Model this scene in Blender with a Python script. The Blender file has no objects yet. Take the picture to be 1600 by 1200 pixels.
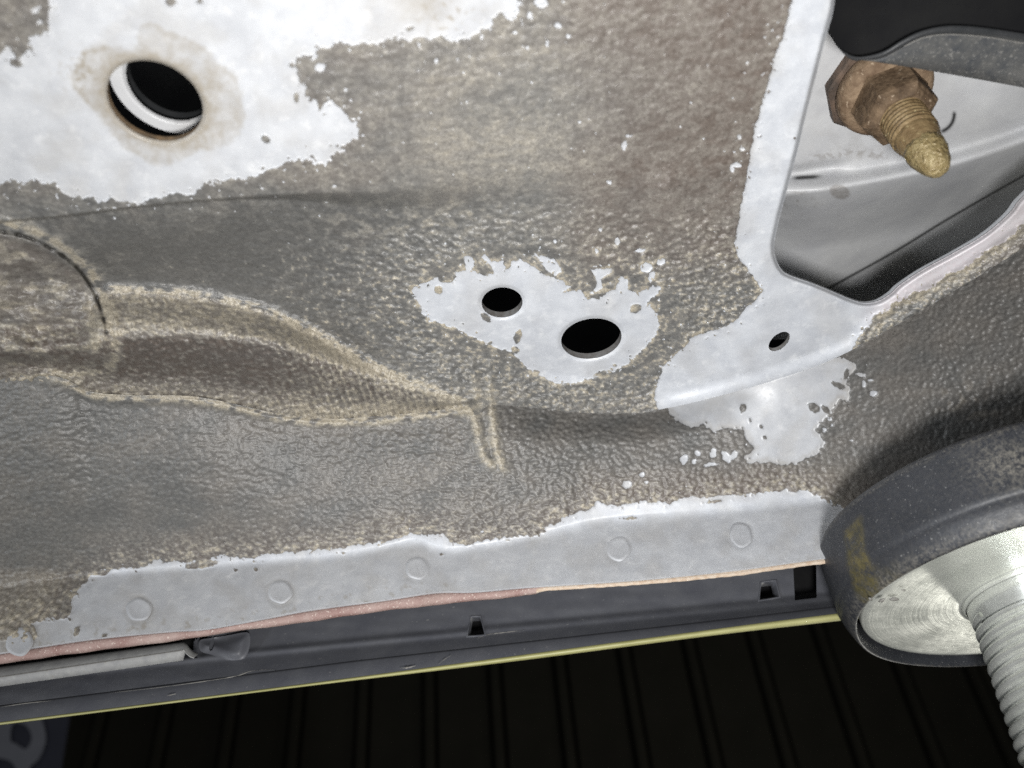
import bpy, bmesh, math, random
import numpy as np
from mathutils import Vector, Matrix
random.seed(4)
SC = bpy.context.scene
COL = SC.collection
# ------------------------------------------------------------------ camera, world, lamps, exposure
EYE = np.array([0.0, 0.0, 1.45])              # phone held under the car on its lift
FPX, TH, RO = 1210.0, math.radians(39.0), math.radians(5.6)
FW = np.array([0, math.cos(TH), math.sin(TH)])
_r0 = np.array([1.0, 0, 0]); _u0 = np.array([0, -math.sin(TH), math.cos(TH)])
RT = math.cos(RO)*_r0 - math.sin(RO)*_u0
UP = math.sin(RO)*_r0 + math.cos(RO)*_u0
cam = bpy.data.cameras.new('camera'); camo = bpy.data.objects.new('camera', cam); COL.objects.link(camo)
cam.sensor_width = 36; cam.lens = 36*FPX/1600; cam.clip_start = 0.005; cam.clip_end = 60
cam.dof.use_dof = True; cam.dof.focus_distance = 0.245; cam.dof.aperture_fstop = 12
camo.matrix_world = Matrix(((RT[0], UP[0], -FW[0], EYE[0]), (RT[1], UP[1], -FW[1], EYE[1]), (RT[2], UP[2], -FW[2], EYE[2]), (0, 0, 0, 1)))
SC.camera = camo
W = bpy.data.worlds.new('World'); SC.world = W; W.use_nodes = True
W.node_tree.nodes['Background'].inputs[0].default_value = (0.93, 0.97, 1.0, 1)
W.node_tree.nodes['Background'].inputs[1].default_value = 0.11
def lamp(name, loc, target, size, power, col, sy=None):
    l = bpy.data.lights.new(name, 'AREA'); l.energy = power; l.color = col
    l.shape = 'RECTANGLE' if sy else 'DISK'; l.size = size
    if sy: l.size_y = sy
    o = bpy.data.objects.new(name, l); COL.objects.link(o)
    p = Vector(EYE) + Vector(loc); o.location = p
    o.rotation_euler = (Vector(EYE) + Vector(target) - p).to_track_quat('-Z', 'Y').to_euler()
    return o
lamp('inspection_lamp', (0.012, 0.005, -0.045), (0.02, 0.17, 0.15), 0.034, 1.02, (1.0, 0.99, 0.975))
lamp('workshop_tube_lamp', (-1.1, -0.6, -0.35), (0.0, 0.2, 0.12), 0.12, 9.0, (0.90, 0.95, 1.0), 1.2)
lamp('added_plate_fill', (1.5, 2.2, -1.0), (0.15, 0.22, 0.08), 0.14, 16.0, (1.0, 0.98, 0.90), 1.2)  # added unseen lamp: gives the plate its highlight and some fill
SC.view_settings.view_transform = 'Standard'; SC.view_settings.look = 'None'
SC.view_settings.exposure = 0.0; SC.view_settings.gamma = 1.0
SC.cycles.max_bounces = 6; SC.cycles.use_denoising = False

# ------------------------------------------------------------------ surveying helpers (all lengths in metres, relative to EYE)
def ray(x, y):
    return FW + ((np.asarray(x, float)-800)/FPX)[..., None]*RT - ((np.asarray(y, float)-600)/FPX)[..., None]*UP
def onz(x, y, z):
    d = ray(x, y); return d*(z/d[..., 2])[..., None]
def ony(x, y, Y):
    d = ray(x, y); return d*(Y/d[..., 1])[..., None]
def pz(x, y, z): return onz(np.array(x), np.array(y), np.array(z))
def py_(x, y, Y): return ony(np.array(x), np.array(y), np.array(Y))
def ss(a, b, v):
    t = np.clip((v-a)/(b-a), 0, 1); return t*t*(3-2*t)
def spline(pts, n=8, closed=False):
    P = np.array(pts, float); m = len(P); out = []
    for i in range(m if closed else m-1):
        if closed: a, b, c, d = P[i-1], P[i], P[(i+1) % m], P[(i+2) % m]
        else: a, b, c, d = P[max(i-1, 0)], P[i], P[i+1], P[min(i+2, m-1)]
        for k in range(n):
            t = k/n
            out.append(.5*((2*b)+(c-a)*t+(2*a-5*b+4*c-d)*t*t+(3*b-a-3*c+d)*t**3))
    if not closed: out.append(P[-1])
    return np.array(out)
def curve(pts):
    q = spline(pts, 8); o = np.argsort(q[:, 0]); q = q[o]
    ext = lambda a, b, x: [x, a[1]+(a[1]-b[1])/(a[0]-b[0]+1e-9)*(x-a[0])]
    if q[0, 0] < -90: q = np.vstack([[ext(q[0], q[8], -700.)], q])
    return lambda x: np.interp(x, q[:, 0], q[:, 1])
def _hash(ix, iy, s):
    h = (ix.astype(np.int64)*374761393 + iy.astype(np.int64)*668265263 + s*1442695041) & 0xffffffff
    h = ((h ^ (h >> 13))*1274126177) & 0xffffffff
    return (h ^ (h >> 16)) & 0xffffffff
def pn(x, y, s=0):
    ix = np.floor(x); iy = np.floor(y); fx = x-ix; fy = y-iy
    u = fx*fx*fx*(fx*(fx*6-15)+10); v = fy*fy*fy*(fy*(fy*6-15)+10)
    def g(a, b):
        an = _hash(ix+a, iy+b, s)*(2*np.pi/4294967296.0)
        return np.cos(an)*(fx-a)+np.sin(an)*(fy-b)
    n0 = g(0, 0); n1 = g(1, 0); n2 = g(0, 1); n3 = g(1, 1)
    return 1.5*((n0*(1-u)+n1*u)*(1-v)+(n2*(1-u)+n3*u)*v)
def fbm(x, y, o=3, s=0):
    r = 0; a = 1.0
    for k in range(o):
        r = r+a*pn(x*2**k, y*2**k, s+k*17); a *= .5
    return r
def cells(x, y, s=0):
    ix = np.floor(x); iy = np.floor(y); best = np.full(x.shape, 9.0)
    for a in (-1, 0, 1):
        for b in (-1, 0, 1):
            h = _hash(ix+a, iy+b, s); cx = ix+a+(h & 0xffff)/65536.0; cy = iy+b+(h >> 16)/65536.0
            best = np.minimum(best, (x-cx)**2+(y-cy)**2)
    return np.sqrt(best)
def pdist(X, Y, poly, closed=True, pad=60):
    """signed distance to a closed outline (inside positive) or plain distance to an open line; exact within `pad`"""
    P = np.array(poly, float); D = np.full(X.shape, float(pad)); IN = np.zeros(X.shape, bool)
    bx = (X > P[:, 0].min()-pad) & (X < P[:, 0].max()+pad) & (Y > P[:, 1].min()-pad) & (Y < P[:, 1].max()+pad)
    x = X[bx]; y = Y[bx]; d = np.full(x.shape, float(pad)**2); ins = np.zeros(x.shape, bool)
    m = len(P)
    for i in range(m if closed else m-1):
        ax, ay = P[i]; cx, cy = P[(i+1) % m]; ex, ey = cx-ax, cy-ay; L = ex*ex+ey*ey+1e-9
        t = np.clip(((x-ax)*ex+(y-ay)*ey)/L, 0, 1)
        d = np.minimum(d, (x-ax-t*ex)**2+(y-ay-t*ey)**2)
        if closed and ay != cy:
            c = (ay > y) != (cy > y)
            ins ^= c & (x < (cx-ax)*(y-ay)/(cy-ay)+ax)
    D[bx] = np.sqrt(d); IN[bx] = ins
    return np.where(IN, D, -D) if closed else D
def ell(X, Y, cx, cy, a, b, ang):
    c, s = math.cos(math.radians(ang)), math.sin(math.radians(ang))
    u = ((X-cx)*c+(Y-cy)*s)/a; v = (-(X-cx)*s+(Y-cy)*c)/b
    return (np.sqrt(u*u+v*v)-1)*min(a, b)          # >0 outside
def ellpts(cx, cy, a, b, ang, n=72):
    t = np.linspace(0, 2*np.pi, n, endpoint=False); c, s = math.cos(math.radians(ang)), math.sin(math.radians(ang))
    return np.c_[cx+a*np.cos(t)*c-b*np.sin(t)*s, cy+a*np.cos(t)*s+b*np.sin(t)*c]

# ------------------------------------------------------------------ objects
def link(name, me, mat, parent):
    o = bpy.data.objects.new(name, me); COL.objects.link(o)
    if mat: me.materials.append(mat)
    if parent: o.parent = parent
    else: o.location = EYE
    return o
def thing(name, label, cat, loc=(0, 0, 0)):
    o = bpy.data.objects.new(name, None); COL.objects.link(o); o.location = Vector(EYE)+Vector(loc)
    o['label'] = label; o['category'] = cat; o.empty_display_size = .02
    return o
def mesh(name, V, Fc, mat, parent, smooth=True, off=(0, 0, 0)):
    me = bpy.data.meshes.new(name)
    me.from_pydata([tuple(np.asarray(v, float)-np.array(off)) for v in V], [], [tuple(int(i) for i in f) for f in Fc]); me.update()
    if smooth: me.polygons.foreach_set('use_smooth', np.ones(len(me.polygons), bool))
    return link(name, me, mat, parent)
def fastmesh(name, V, Q, mat, parent, attrs=None):
    me = bpy.data.meshes.new(name)
    me.vertices.add(len(V)); me.vertices.foreach_set('co', np.ascontiguousarray(V, np.float32).ravel())
    me.loops.add(Q.size); me.loops.foreach_set('vertex_index', np.ascontiguousarray(Q, np.int32).ravel())
    me.polygons.add(len(Q)); me.polygons.foreach_set('loop_start', np.arange(0, Q.size, 4, dtype=np.int32))
    try: me.polygons.foreach_set('loop_total', np.full(len(Q), 4, np.int32))
    except Exception: pass
    me.polygons.foreach_set('use_smooth', np.ones(len(Q), bool))
    me.update(calc_edges=True); me.validate()
    for k, v in (attrs or {}).items():
        a = me.attributes.new(k, 'FLOAT', 'POINT'); a.data.foreach_set('value', np.ascontiguousarray(v, np.float32))
    return link(name, me, mat, parent)
def sheet(name, box, step, sdf, surf, mat, parent):
    """pressed sheet metal: fine quads trimmed exactly to an outline; surf gives position and surface masks"""
    x0, x1, y0, y1 = box
    X, Y = np.meshgrid(np.arange(x0, x1+step, step), np.arange(y0, y1+step, step))
    if sdf is not None:
        sd = sdf(X, Y)
        gy, gx = np.gradient(sd, step); g2 = gx*gx+gy*gy+1e-6
        near = (sd > -1.45*step) & (sd < .35*step)
        k = np.where(near, sd/np.maximum(g2, .3), 0)
        k = np.clip(k, -1.6*step, 1.6*step)
        X = X-k*gx; Y = Y-k*gy
        ok = sd > -1.45*step
        f = ok[:-1, :-1] & ok[1:, :-1] & ok[:-1, 1:] & ok[1:, 1:]
        core = sd > .36*step
        f &= core[:-1, :-1] | core[1:, :-1] | core[:-1, 1:] | core[1:, 1:]
    else:
        f = np.ones((X.shape[0]-1, X.shape[1]-1), bool)
    P, attrs = surf(X, Y)
    idx = np.arange(X.size).reshape(X.shape)
    Q = np.stack([idx[:-1, :-1][f], idx[1:, :-1][f], idx[1:, 1:][f], idx[:-1, 1:][f]], 1)
    used = np.zeros(X.size, bool); used[Q.ravel()] = True
    new = np.cumsum(used)-1
    return fastmesh(name, P.reshape(-1, 3)[used], new[Q], mat, parent, {k: np.broadcast_to(v, X.shape).ravel()[used] for k, v in attrs.items()})
def ruled(name, rows, mat, parent, closed=False, smooth=True, thick=0, off=(0, 0, 0)):
    rows = [np.asarray(r) for r in rows]; n = len(rows[0]); V = np.concatenate(rows); Fc = []
    for j in range(len(rows)-1):
        for i in range(n if closed else n-1):
            a = j*n+i; b = j*n+(i+1) % n
            Fc.append((a, b, b+n, a+n))
    o = mesh(name, V, Fc, mat, parent, smooth, off)
    if thick:
        s = o.modifiers.new('thickness', 'SOLIDIFY'); s.thickness = thick; s.offset = 0
    return o
def lathe(name, prof, c, n, mat, parent, seg=96, off=(0, 0, 0), smooth=True):
    n = np.asarray(n, float); n /= np.linalg.norm(n); u = np.cross(n, [0, 1, 0]); u /= np.linalg.norm(u); v = np.cross(n, u)
    t = np.linspace(0, 2*np.pi, seg, endpoint=False)
    rows = [np.asarray(c)+n*h+r*(np.cos(t)[:, None]*u+np.sin(t)[:, None]*v) for r, h in prof]
    return ruled(name, rows, mat, parent, True, smooth, 0, off)

# ------------------------------------------------------------------ materials
class NT:
    def __init__(s, name):
        s.m = bpy.data.materials.new(name); s.m.use_nodes = True; s.t = s.m.node_tree
        s.b = s.t.nodes['Principled BSDF']
    def n(s, typ, **kw):
        o = s.t.nodes.new(typ)
        for k, v in kw.items():
            if k.startswith('i_'):
                o.inputs[k[2:].replace('_', ' ')].default_value = v
            else: setattr(o, k, v)
        return o
    def l(s, a, b): s.t.links.new(a, b)
    def attr(s, name): return s.n('ShaderNodeAttribute', attribute_name=name).outputs['Fac']
    def noise(s, scale, detail=3, rough=.6, vec=None, dist=0):
        o = s.n('ShaderNodeTexNoise'); o.inputs['Scale'].default_value = scale; o.inputs['Detail'].default_value = detail
        o.inputs['Roughness'].default_value = rough; o.inputs['Distortion'].default_value = dist
        s.l(vec or s.co(), o.inputs['Vector']); return o.outputs['Fac']
    def co(s):
        if not hasattr(s, '_co'): s._co = s.n('ShaderNodeTexCoord').outputs['Object']
        return s._co
    def math(s, op, a, b=None, c=None, clamp=False):
        o = s.n('ShaderNodeMath', operation=op, use_clamp=clamp)
        for i, v in enumerate((a, b, c)):
            if v is None: continue
            if isinstance(v, (int, float)): o.inputs[i].default_value = v
            else: s.l(v, o.inputs[i])
        return o.outputs[0]
    def rng(s, v, a, b, c=0., d=1.):
        o = s.n('ShaderNodeMapRange'); o.inputs[1].default_value = a; o.inputs[2].default_value = b
        o.inputs[3].default_value = c; o.inputs[4].default_value = d; s.l(v, o.inputs[0]); return o.outputs[0]
    def mix(s, f, a, b):
        o = s.n('ShaderNodeMix', data_type='RGBA')
        for i, v in ((0, f), (6, a), (7, b)):
            if isinstance(v, tuple): o.inputs[i].default_value = (*v, 1)
            elif isinstance(v, (int, float)): o.inputs[i].default_value = v
            else: s.l(v, o.inputs[i])
        return o.outputs[2]
    def bump(s, h, dist, strength=1., prev=None):
        o = s.n('ShaderNodeBump'); o.inputs['Distance'].default_value = dist; o.inputs['Strength'].default_value = strength
        s.l(h, o.inputs['Height'])
        if prev: s.l(prev, o.inputs['Normal'])
        return o.outputs['Normal']
    def out(s, col=None, rough=None, metal=None, nor=None, spec=None):
        for k, v in (('Base Color', col), ('Roughness', rough), ('Metallic', metal), ('Normal', nor), ('Specular IOR Level', spec)):
            if v is None: continue
            if isinstance(v, tuple): s.b.inputs[k].default_value = (*v, 1)
            elif isinstance(v, (int, float)): s.b.inputs[k].default_value = v
            else: s.l(v, s.b.inputs[k])
        return s.m

def mat_body():
    s = NT('primer_paint_and_underseal')
    coat = s.attr('coat'); dust_and_light = s.attr('dust_and_light'); brown = s.attr('brown'); stain = s.attr('stain'); pit = s.attr('pit'); pink = s.attr('pink')
    f1 = s.noise(2600, 3); f2 = s.noise(900, 4, .65); f3 = s.noise(160, 4); f4 = s.noise(4200, 2)
    m = s.math('ADD', s.math('MULTIPLY', coat, .8), s.math('MULTIPLY', s.math('SUBTRACT', f1, .5), 2.2))
    mask = s.rng(m, -.35, .35)
    grey = s.mix(s.rng(f2, .3, .7), (.090, .089, .087), (.132, .130, .124))
    brn = s.mix(s.rng(f2, .3, .7), (.090, .070, .058), (.142, .114, .095))
    under = s.mix(brown, grey, brn)
    under = s.mix(s.rng(f4, .64, .8), under, (.20, .195, .18))
    d2 = s.math('MULTIPLY', dust_and_light, s.rng(f2, .22, .62, .35, 1.25), clamp=True)
    under = s.mix(d2, under, s.mix(s.math('POWER', dust_and_light, 1.6), s.mix(s.rng(f1, .35, .65), (.20, .193, .180), (.36, .35, .325)), s.mix(s.rng(f1, .35, .65), (.27, .238, .180), (.51, .46, .37))))
    under = s.mix(pit, under, (.02, .018, .015))
    paint = s.mix(s.rng(f3, .30, .70), (.445, .462, .495), (.57, .588, .618))
    paint = s.mix(s.rng(s.noise(240, 3), .56, .74, 0, .55), paint, (.70, .71, .725))
    paint = s.mix(s.rng(f1, .55, .75, 0, .5), paint, (.74, .75, .77))
    paint = s.mix(pink, paint, s.mix(s.rng(f2, .35, .65), (.56, .46, .465), (.60, .545, .55)))
    paint = s.mix(s.math('MULTIPLY', stain, s.rng(f2, .2, .6, .7, 1.), clamp=True), paint, (.30, .27, .225))
    col = s.mix(mask, paint, under)
    rough = s.math('ADD', s.math('MULTIPLY', mask, .02), s.rng(f2, .3, .7, .33, .44))
    h = s.math('ADD', s.math('MULTIPLY', f1, s.math('ADD', s.math('MULTIPLY', mask, .9), .16)), s.math('MULTIPLY', s.math('MULTIPLY', f2, mask), .9))
    return s.out(col, rough, None, s.bump(h, .00013, .8), .6)
M_BODY = mat_body()
def simple(name, col, rough=.5, metal=0., col2=None, scale=600, bump=0., bscale=2500, spec=.5, specks=None):
    s = NT(name); c = col
    if col2:
        c = s.mix(s.rng(s.noise(scale, 5, .65), .32, .68), col, col2)
    if specks:
        c = s.mix(s.rng(s.noise(specks[0], 3), specks[1], specks[1]+.06), c, specks[2])
    return s.out(c, rough, metal, s.bump(s.noise(bscale, 3), bump) if bump else None, spec)
M_INNER = simple('grey_primer_inside', (.42, .43, .45), .42, 0, (.52, .53, .55), 120, .00004, 2500)
M_DARK = simple('black_cavity_shade', (.010, .010, .011), .8, 0, (.015, .015, .015), 60, spec=.05)  # near-black colour stands in for the shade of deep gaps
M_LIP = simple('sheared_sheet_edge', (.20, .20, .20), .5, 0, (.12, .11, .10), 500, .0001, 1500)
M_SEAL = simple('tan_seam_sealer', (.20, .17, .12), .6, 0, (.36, .31, .23), 500, .0002, 1400)
M_RIM = simple('rusty_hole_edge', (.10, .075, .05), .7, 0, (.24, .16, .09), 700, .0001, 1500)
M_HEM = simple('red_paint_rubbed_on_hem', (.25, .145, .13), .65, 0, (.40, .305, .275), 75, .0002, 1500, .25, (1500, .60, (.55, .46, .41)))
M_LAM = simple('tan_sealer_edge', (.42, .31, .22), .65, 0, (.55, .48, .40), 700, .00012, 1800, .3)
M_PLAST = simple('black_skirt_plastic', (.085, .088, .102), .45, 0, (.115, .118, .130), 90, .00003, 1800, .4, (700, .68, (.20, .20, .20)))
M_STRIP = simple('dusty_grey_trim_plastic', (.27, .27, .272), .55, 0, (.36, .36, .35), 400, .00006, 1800, .4, (900, .64, (.30, .29, .27)))
M_YEL = simple('yellow_body_paint', (.40, .385, .18), .45, 0, (.30, .29, .12), 60)
M_DIRT_GLINT = simple('dried_dirt_and_edge_glint', (.26, .25, .23), .8, 0, (.17, .165, .155), 900, .0001, 2000, .2)
M_RUST = simple('rusted_nut_steel', (.12, .075, .045), .75, 0, (.30, .215, .14), 210, .0004, 900, .3, (600, .63, (.40, .31, .22)))
M_STUD = simple('waxed_stud_steel', (.16, .105, .05), .5, .1, (.30, .215, .11), 330, .0004, 900, .5, (800, .63, (.46, .37, .2)))
M_TIP = simple('yellow_wax_tip', (.19, .135, .055), .35, .1, (.37, .295, .15), 420, .0010, 800, .7)
M_ARM = simple('speckled_black_arm_paint', (.060, .064, .070), .45, 0, (.12, .118, .112), 330, .00012, 1600, .5, (1300, .60, (.20, .195, .185)))
M_ARMEDGE = simple('black_arm_edge_paint', (.030, .032, .034), .45, 0, (.045, .046, .048), 200, .00005, 1600)
def mat_inner():
    s = NT('grey_primer_of_inner_rail')
    c = s.mix(s.rng(s.noise(90, 4), .3, .7), (.50, .505, .52), (.60, .605, .61))
    c = s.mix(s.math('MULTIPLY', s.attr('stain'), s.rng(s.noise(500, 4), .2, .7, .4, 1.), clamp=True), c, (.26, .24, .22))
    c = s.mix(s.attr('pit'), c, (.012, .012, .012))
    return s.out(c, .42, None, s.bump(s.noise(2500, 3), .00003))
M_RAIL = mat_inner()
def mat_rubber():
    s = NT('black_rubber')
    c = s.mix(s.rng(s.noise(120, 5), .3, .7), (.022, .024, .029), (.031, .033, .039))
    c = s.mix(s.rng(s.noise(1500, 2), .66, .72), c, (.15, .15, .15))
    c = s.mix(s.math('MULTIPLY', s.attr('dust_and_light'), s.rng(s.noise(900, 5, .7), .42, .7), clamp=True), c, (.27, .25, .21))
    st = s.math('MULTIPLY', s.attr('streak'), s.rng(s.noise(330, 5, .75), .36, .60, 0, .85), clamp=True)
    c = s.mix(st, c, s.mix(s.rng(s.noise(250, 4), .35, .7), (.06, .052, .02), (.14, .115, .045)))
    return s.out(c, s.rng(s.noise(200, 4), .3, .7, .42, .6), None, s.bump(s.noise(900, 4), .00012), .45)
M_RUB = mat_rubber()
def mat_zinc(name, turned):
    s = NT(name)
    co = s.co(); sep = s.n('ShaderNodeSeparateXYZ'); s.l(co, sep.inputs[0])
    r = s.math('SQRT', s.math('ADD', s.math('POWER', sep.outputs[0], 2.), s.math('POWER', sep.outputs[1], 2.)))
    cmb = s.n('ShaderNodeCombineXYZ'); s.l(r, cmb.inputs[0]); s.l(s.math('MULTIPLY', s.noise(18, 2), .002), cmb.inputs[1])
    rg = s.noise(2200, 4, .7, cmb.outputs[0]); bl = s.noise(70, 4); fi = s.noise(500, 5, .7)
    c = s.mix(s.rng(bl, .3, .7), (.70, .72, .66) if turned else (.80, .82, .77), (.82, .83, .77) if turned else (.90, .91, .87))
    c = s.mix(s.rng(fi, .58, .75, 0, .6), c, (.44, .45, .40))
    ro = s.math('ADD', s.rng(rg, .3, .7, .20, .34) if turned else s.rng(rg, .3, .7, .16, .24), s.rng(bl, .4, .7, 0., .10))
    nor = s.bump(rg, .000035 if turned else .00001); nor = s.bump(bl, .0004, .6, nor)
    return s.out(c, ro, .55 if turned else .75, nor)
M_PLATE = mat_zinc('turned_zinc_plate', True); M_SCREW = mat_zinc('zinc_screw_thread', False)

# ------------------------------------------------------------------ the car seen from below
car = thing('car_underbody', 'underside of a car sill with grey primer patches and dark textured underseal flaking off', 'car')
ZF = 0.165; YFL = 0.245
CR = curve([(-260, 592), (-100, 590), (0, 588), (60, 586), (100, 592), (140, 612), (200, 618), (300, 620), (380, 635), (440, 648), (520, 655), (600, 650), (680, 642), (725, 636), (745, 632), (800, 634), (860, 640), (930, 646), (1000, 645), (1040, 638), (1100, 625), (1200, 597), (1300, 562), (1400, 508), (1500, 449), (1600, 387), (1800, 262)])
LA = [(0, 508), (120, 500), (170, 450), (240, 452), (300, 457), (360, 468), (420, 485), (480, 512), (540, 545), (600, 575), (660, 602), (720, 620), (745, 630)]
LC = [(-260, 545), (0, 545), (60, 552), (100, 545), (170, 534), (250, 528), (330, 530), (400, 538), (460, 550), (520, 570), (580, 592), (640, 610), (700, 624), (745, 631)]
fA, fC = curve(LA), curve(LC)
ARC = spline([(-60, 356), (0, 362), (40, 370), (75, 386), (105, 405), (130, 430), (148, 458), (156, 480), (162, 500), (166, 520)], 6)
OPEN = spline([(1308, -260), (1307, -60), (1303, 10), (1290, 60), (1272, 130), (1257, 190), (1245, 240), (1229, 300), (1216, 350), (1210, 382), (1213, 405), (1224, 424), (1242, 433), (1268, 442), (1300, 455), (1328, 467), (1350, 473), (1372, 470), (1392, 458), (1406, 445), (1442, 421), (1490, 395), (1540, 365), (1578, 332), (1600, 305), (1680, 235), (1800, 150)], 5)
OPENP = np.vstack([OPEN, [(1900, 150), (1900, -300), (1308, -300)]])
STEP = curve([(-260, 374), (0, 347), (100, 338), (200, 325), (300, 315), (400, 309), (480, 308), (600, 312), (700, 306), (800, 298), (900, 290), (1000, 280), (1100, 275)])
HOLES = [(784.5, 472.5, 32, 23.5, -3), (924, 529, 47.5, 31, -9), (242, 157, 79, 58, 27), (1217.5, 533.5, 19.5, 11, -40)]
M1 = [(80, -300), (78, 48), (60, 54), (46, 60), (48, 78), (28, 86), (10, 72), (0, 88), (-700, 95), (-700, 292), (0, 288), (20, 283), (60, 282), (85, 290), (110, 305), (140, 312), (190, 315), (215, 318), (235, 310), (265, 303), (300, 300), (320, 290), (355, 283), (400, 270), (430, 262), (455, 250), (480, 245), (510, 262), (520, 245), (540, 228), (556, 216), (556, 195), (540, 180), (520, 158), (500, 168), (492, 155), (478, 150), (470, 130), (465, 95), (500, 75), (530, 64), (560, 70), (620, 62), (680, 60), (735, 62), (745, 50), (770, 40), (775, 25), (800, 30), (812, 8), (820, -60), (850, -300)]
M2 = [(642, 452), (655, 445), (664, 441), (684, 433), (690, 441), (709, 442), (710, 426), (728, 422), (725, 402), (733, 399), (741, 409), (739, 422), (755, 431), (771, 427), (767, 415), (752, 402), (757, 398), (768, 409), (786, 407), (790, 420), (796, 418), (798, 409), (813, 405), (836, 418), (852, 430), (878, 438), (890, 448), (880, 457), (904, 453), (914, 459), (916, 467), (942, 464), (950, 454), (962, 451), (969, 433), (981, 437), (982, 454), (999, 457), (1021, 446), (1034, 449), (1025, 461), (1012, 473), (1026, 490), (1030, 505), (1026, 522), (1015, 535), (1000, 550), (985, 565), (960, 580), (930, 590), (900, 598), (870, 600), (850, 590), (830, 582), (815, 565), (800, 550), (780, 545), (760, 535), (735, 525), (715, 515), (690, 505), (670, 500), (660, 490), (655, 475)]
M2B = [(834, 395), (849, 401), (869, 406), (878, 425), (866, 431), (853, 421)]
M2C = [(923, 421), (957, 419), (952, 428), (938, 436), (942, 449), (927, 459), (933, 441), (929, 433)]
M3 = [(1250, -300), (1245, -20), (1238, 0), (1225, 50), (1205, 110), (1190, 160), (1180, 200), (1170, 250), (1162, 300), (1155, 340), (1147, 380), (1157, 410), (1180, 435), (1192, 455), (1186, 465), (1170, 478), (1150, 500), (1120, 515), (1085, 525), (1065, 545), (1050, 560), (1035, 575), (1025, 600), (1020, 622), (1034, 650), (1100, 690), (1300, 600), (1326, 560), (1342, 527), (1370, 494), (1400, 474), (1450, 448), (1500, 421), (1560, 382), (1600, 352), (1800, 210), (1900, 100), (1900, -300)]
M4 = [(1040, 600), (1044, 640), (1060, 660), (1080, 668), (1100, 662), (1115, 675), (1135, 668), (1160, 672), (1170, 690), (1180, 700), (1165, 715), (1170, 726), (1200, 722), (1230, 727), (1260, 718), (1280, 706), (1290, 690), (1275, 672), (1290, 655), (1300, 640), (1310, 626), (1325, 625), (1330, 610), (1318, 600), (1340, 570), (1320, 560), (1290, 560), (1180, 560)]
M5 = [(-700, 1010), (0, 1003), (20, 1000), (55, 1002), (60, 988), (50, 975), (75, 968), (106, 966), (112, 945), (125, 920), (140, 900), (165, 896), (190, 886), (230, 885), (242, 876), (290, 879), (340, 868), (380, 872), (430, 865), (480, 860), (520, 858), (560, 850), (600, 848), (640, 835), (690, 835), (705, 849), (730, 851), (760, 845), (800, 838), (845, 836), (855, 822), (880, 811), (920, 796), (935, 786), (970, 790), (1000, 781), (1040, 786), (1080, 776), (1150, 775), (1200, 768), (1260, 765), (1300, 790), (1330, 797), (1400, 800), (1400, 1100), (-700, 1200)]
CHIPS = [(1010, 418, 9, 8, 0), (1033, 409, 7, 5, -30), (1018, 432, 5, 9, 20), (965, 377, 4, 6, 10), (1000, 391, 7, 3, -10), (932, 392, 3, 4, 0), (867, 377, 4, 2, 0), (938, 359, 3, 3, 0), (845, 4, 11, 8, 0), (872, 40, 6, 4, 30), (828, 24, 5, 6, 0), (888, 56, 4, 3, 0), (823, 75, 3, 3, 0), (855, 68, 3, 5, 10), (975, 228, 4, 8, 15), (982, 212, 5, 2, 0), (952, 285, 4, 3, 0), (1160, 233, 4, 3, 0), (1152, 258, 6, 4, 30), (1145, 262, 4, 7, 10), (1155, 215, 3, 4, 0), (55, 16, 6, 5, 0), (500, 105, 8, 7, 0), (487, 88, 9, 6, 0), (905, 190, 3, 2, 0)]
STAIN = spline([(135, 78), (175, 72), (210, 78), (217, 42), (240, 36), (262, 48), (292, 60), (322, 76), (342, 100), (358, 108), (370, 122), (381, 165), (379, 200), (364, 221), (330, 233), (311, 236), (290, 246), (265, 259), (240, 256), (210, 241), (190, 226), (172, 205), (148, 172), (126, 146), (112, 120), (126, 97)], 3, True)
ISLES = [(415, 217, 7, 5, 30), (267, 2, 8, 7, 0), (312, 2, 5, 4, 0), (25, 98, 10, 6, 20), (477, 95, 8, 9, 0), (456, 101, 4, 4, 0), (463, 152, 4, 8, 0), (730, 78, 9, 3, 0), (1180, 0, 0.1, 0.1, 0), (640, 45, 6, 3, 0), (685, 453, 7, 6, 20), (759, 496, 9, 5, 40), (809, 526, 6, 11, 15), (805, 547, 6, 5, 0), (993, 482, 9, 7, -20), (838, 582, 5, 4, 0), (960, 571, 3, 2, 0), (940, 584, 12, 4, -15), (1241, 216, 2, 2, 0)]
CHIPS_S = [(1069, 718, 6, 8, 20), (1085, 721, 4, 4, 0), (1090, 708, 4, 5, -30), (1114, 708, 5, 8, 10), (1110, 726, 11, 3, -10), (1135, 714, 6, 10, -40), (1146, 712, 5, 9, 40), (1003, 742, 4, 4, 0), (980, 757, 9, 6, -15), (1010, 754, 3, 3, 0), (1365, 615, 6, 5, 0), (1345, 585, 8, 3, 10), (1360, 594, 4, 2, 0), (1350, 600, 3, 6, 0), (1296, 655, 4, 3, 0), (1288, 672, 4, 3, 0), (1330, 688, 3, 2, 0), (1300, 664, 3, 2, 0), (753, 829, 3, 3, 0), (1072, 535, .1, .1, 0)]
ISLES_S = [(1161, 638, 5, 7, 20), (1189, 667, 3, 3, 0), (1195, 684, 3, 3, 0), (1172, 657, 2, 3, 0), (1272, 637, 10, 7, 35), (1290, 640, 9, 4, 40), (1310, 602, 12, 4, 25), (1322, 585, 4, 8, 20), (368, 891, 3, 3, 0), (400, 890, 3, 3, 0), (315, 882, 26, 6, -8), (1115, 784, 12, 2, -8), (985, 810, 14, 2, -5), (120, 986, 4, 9, 25), (163, 994, 5, 4, 0), (690, 866, 3, 2, 0)]
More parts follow.
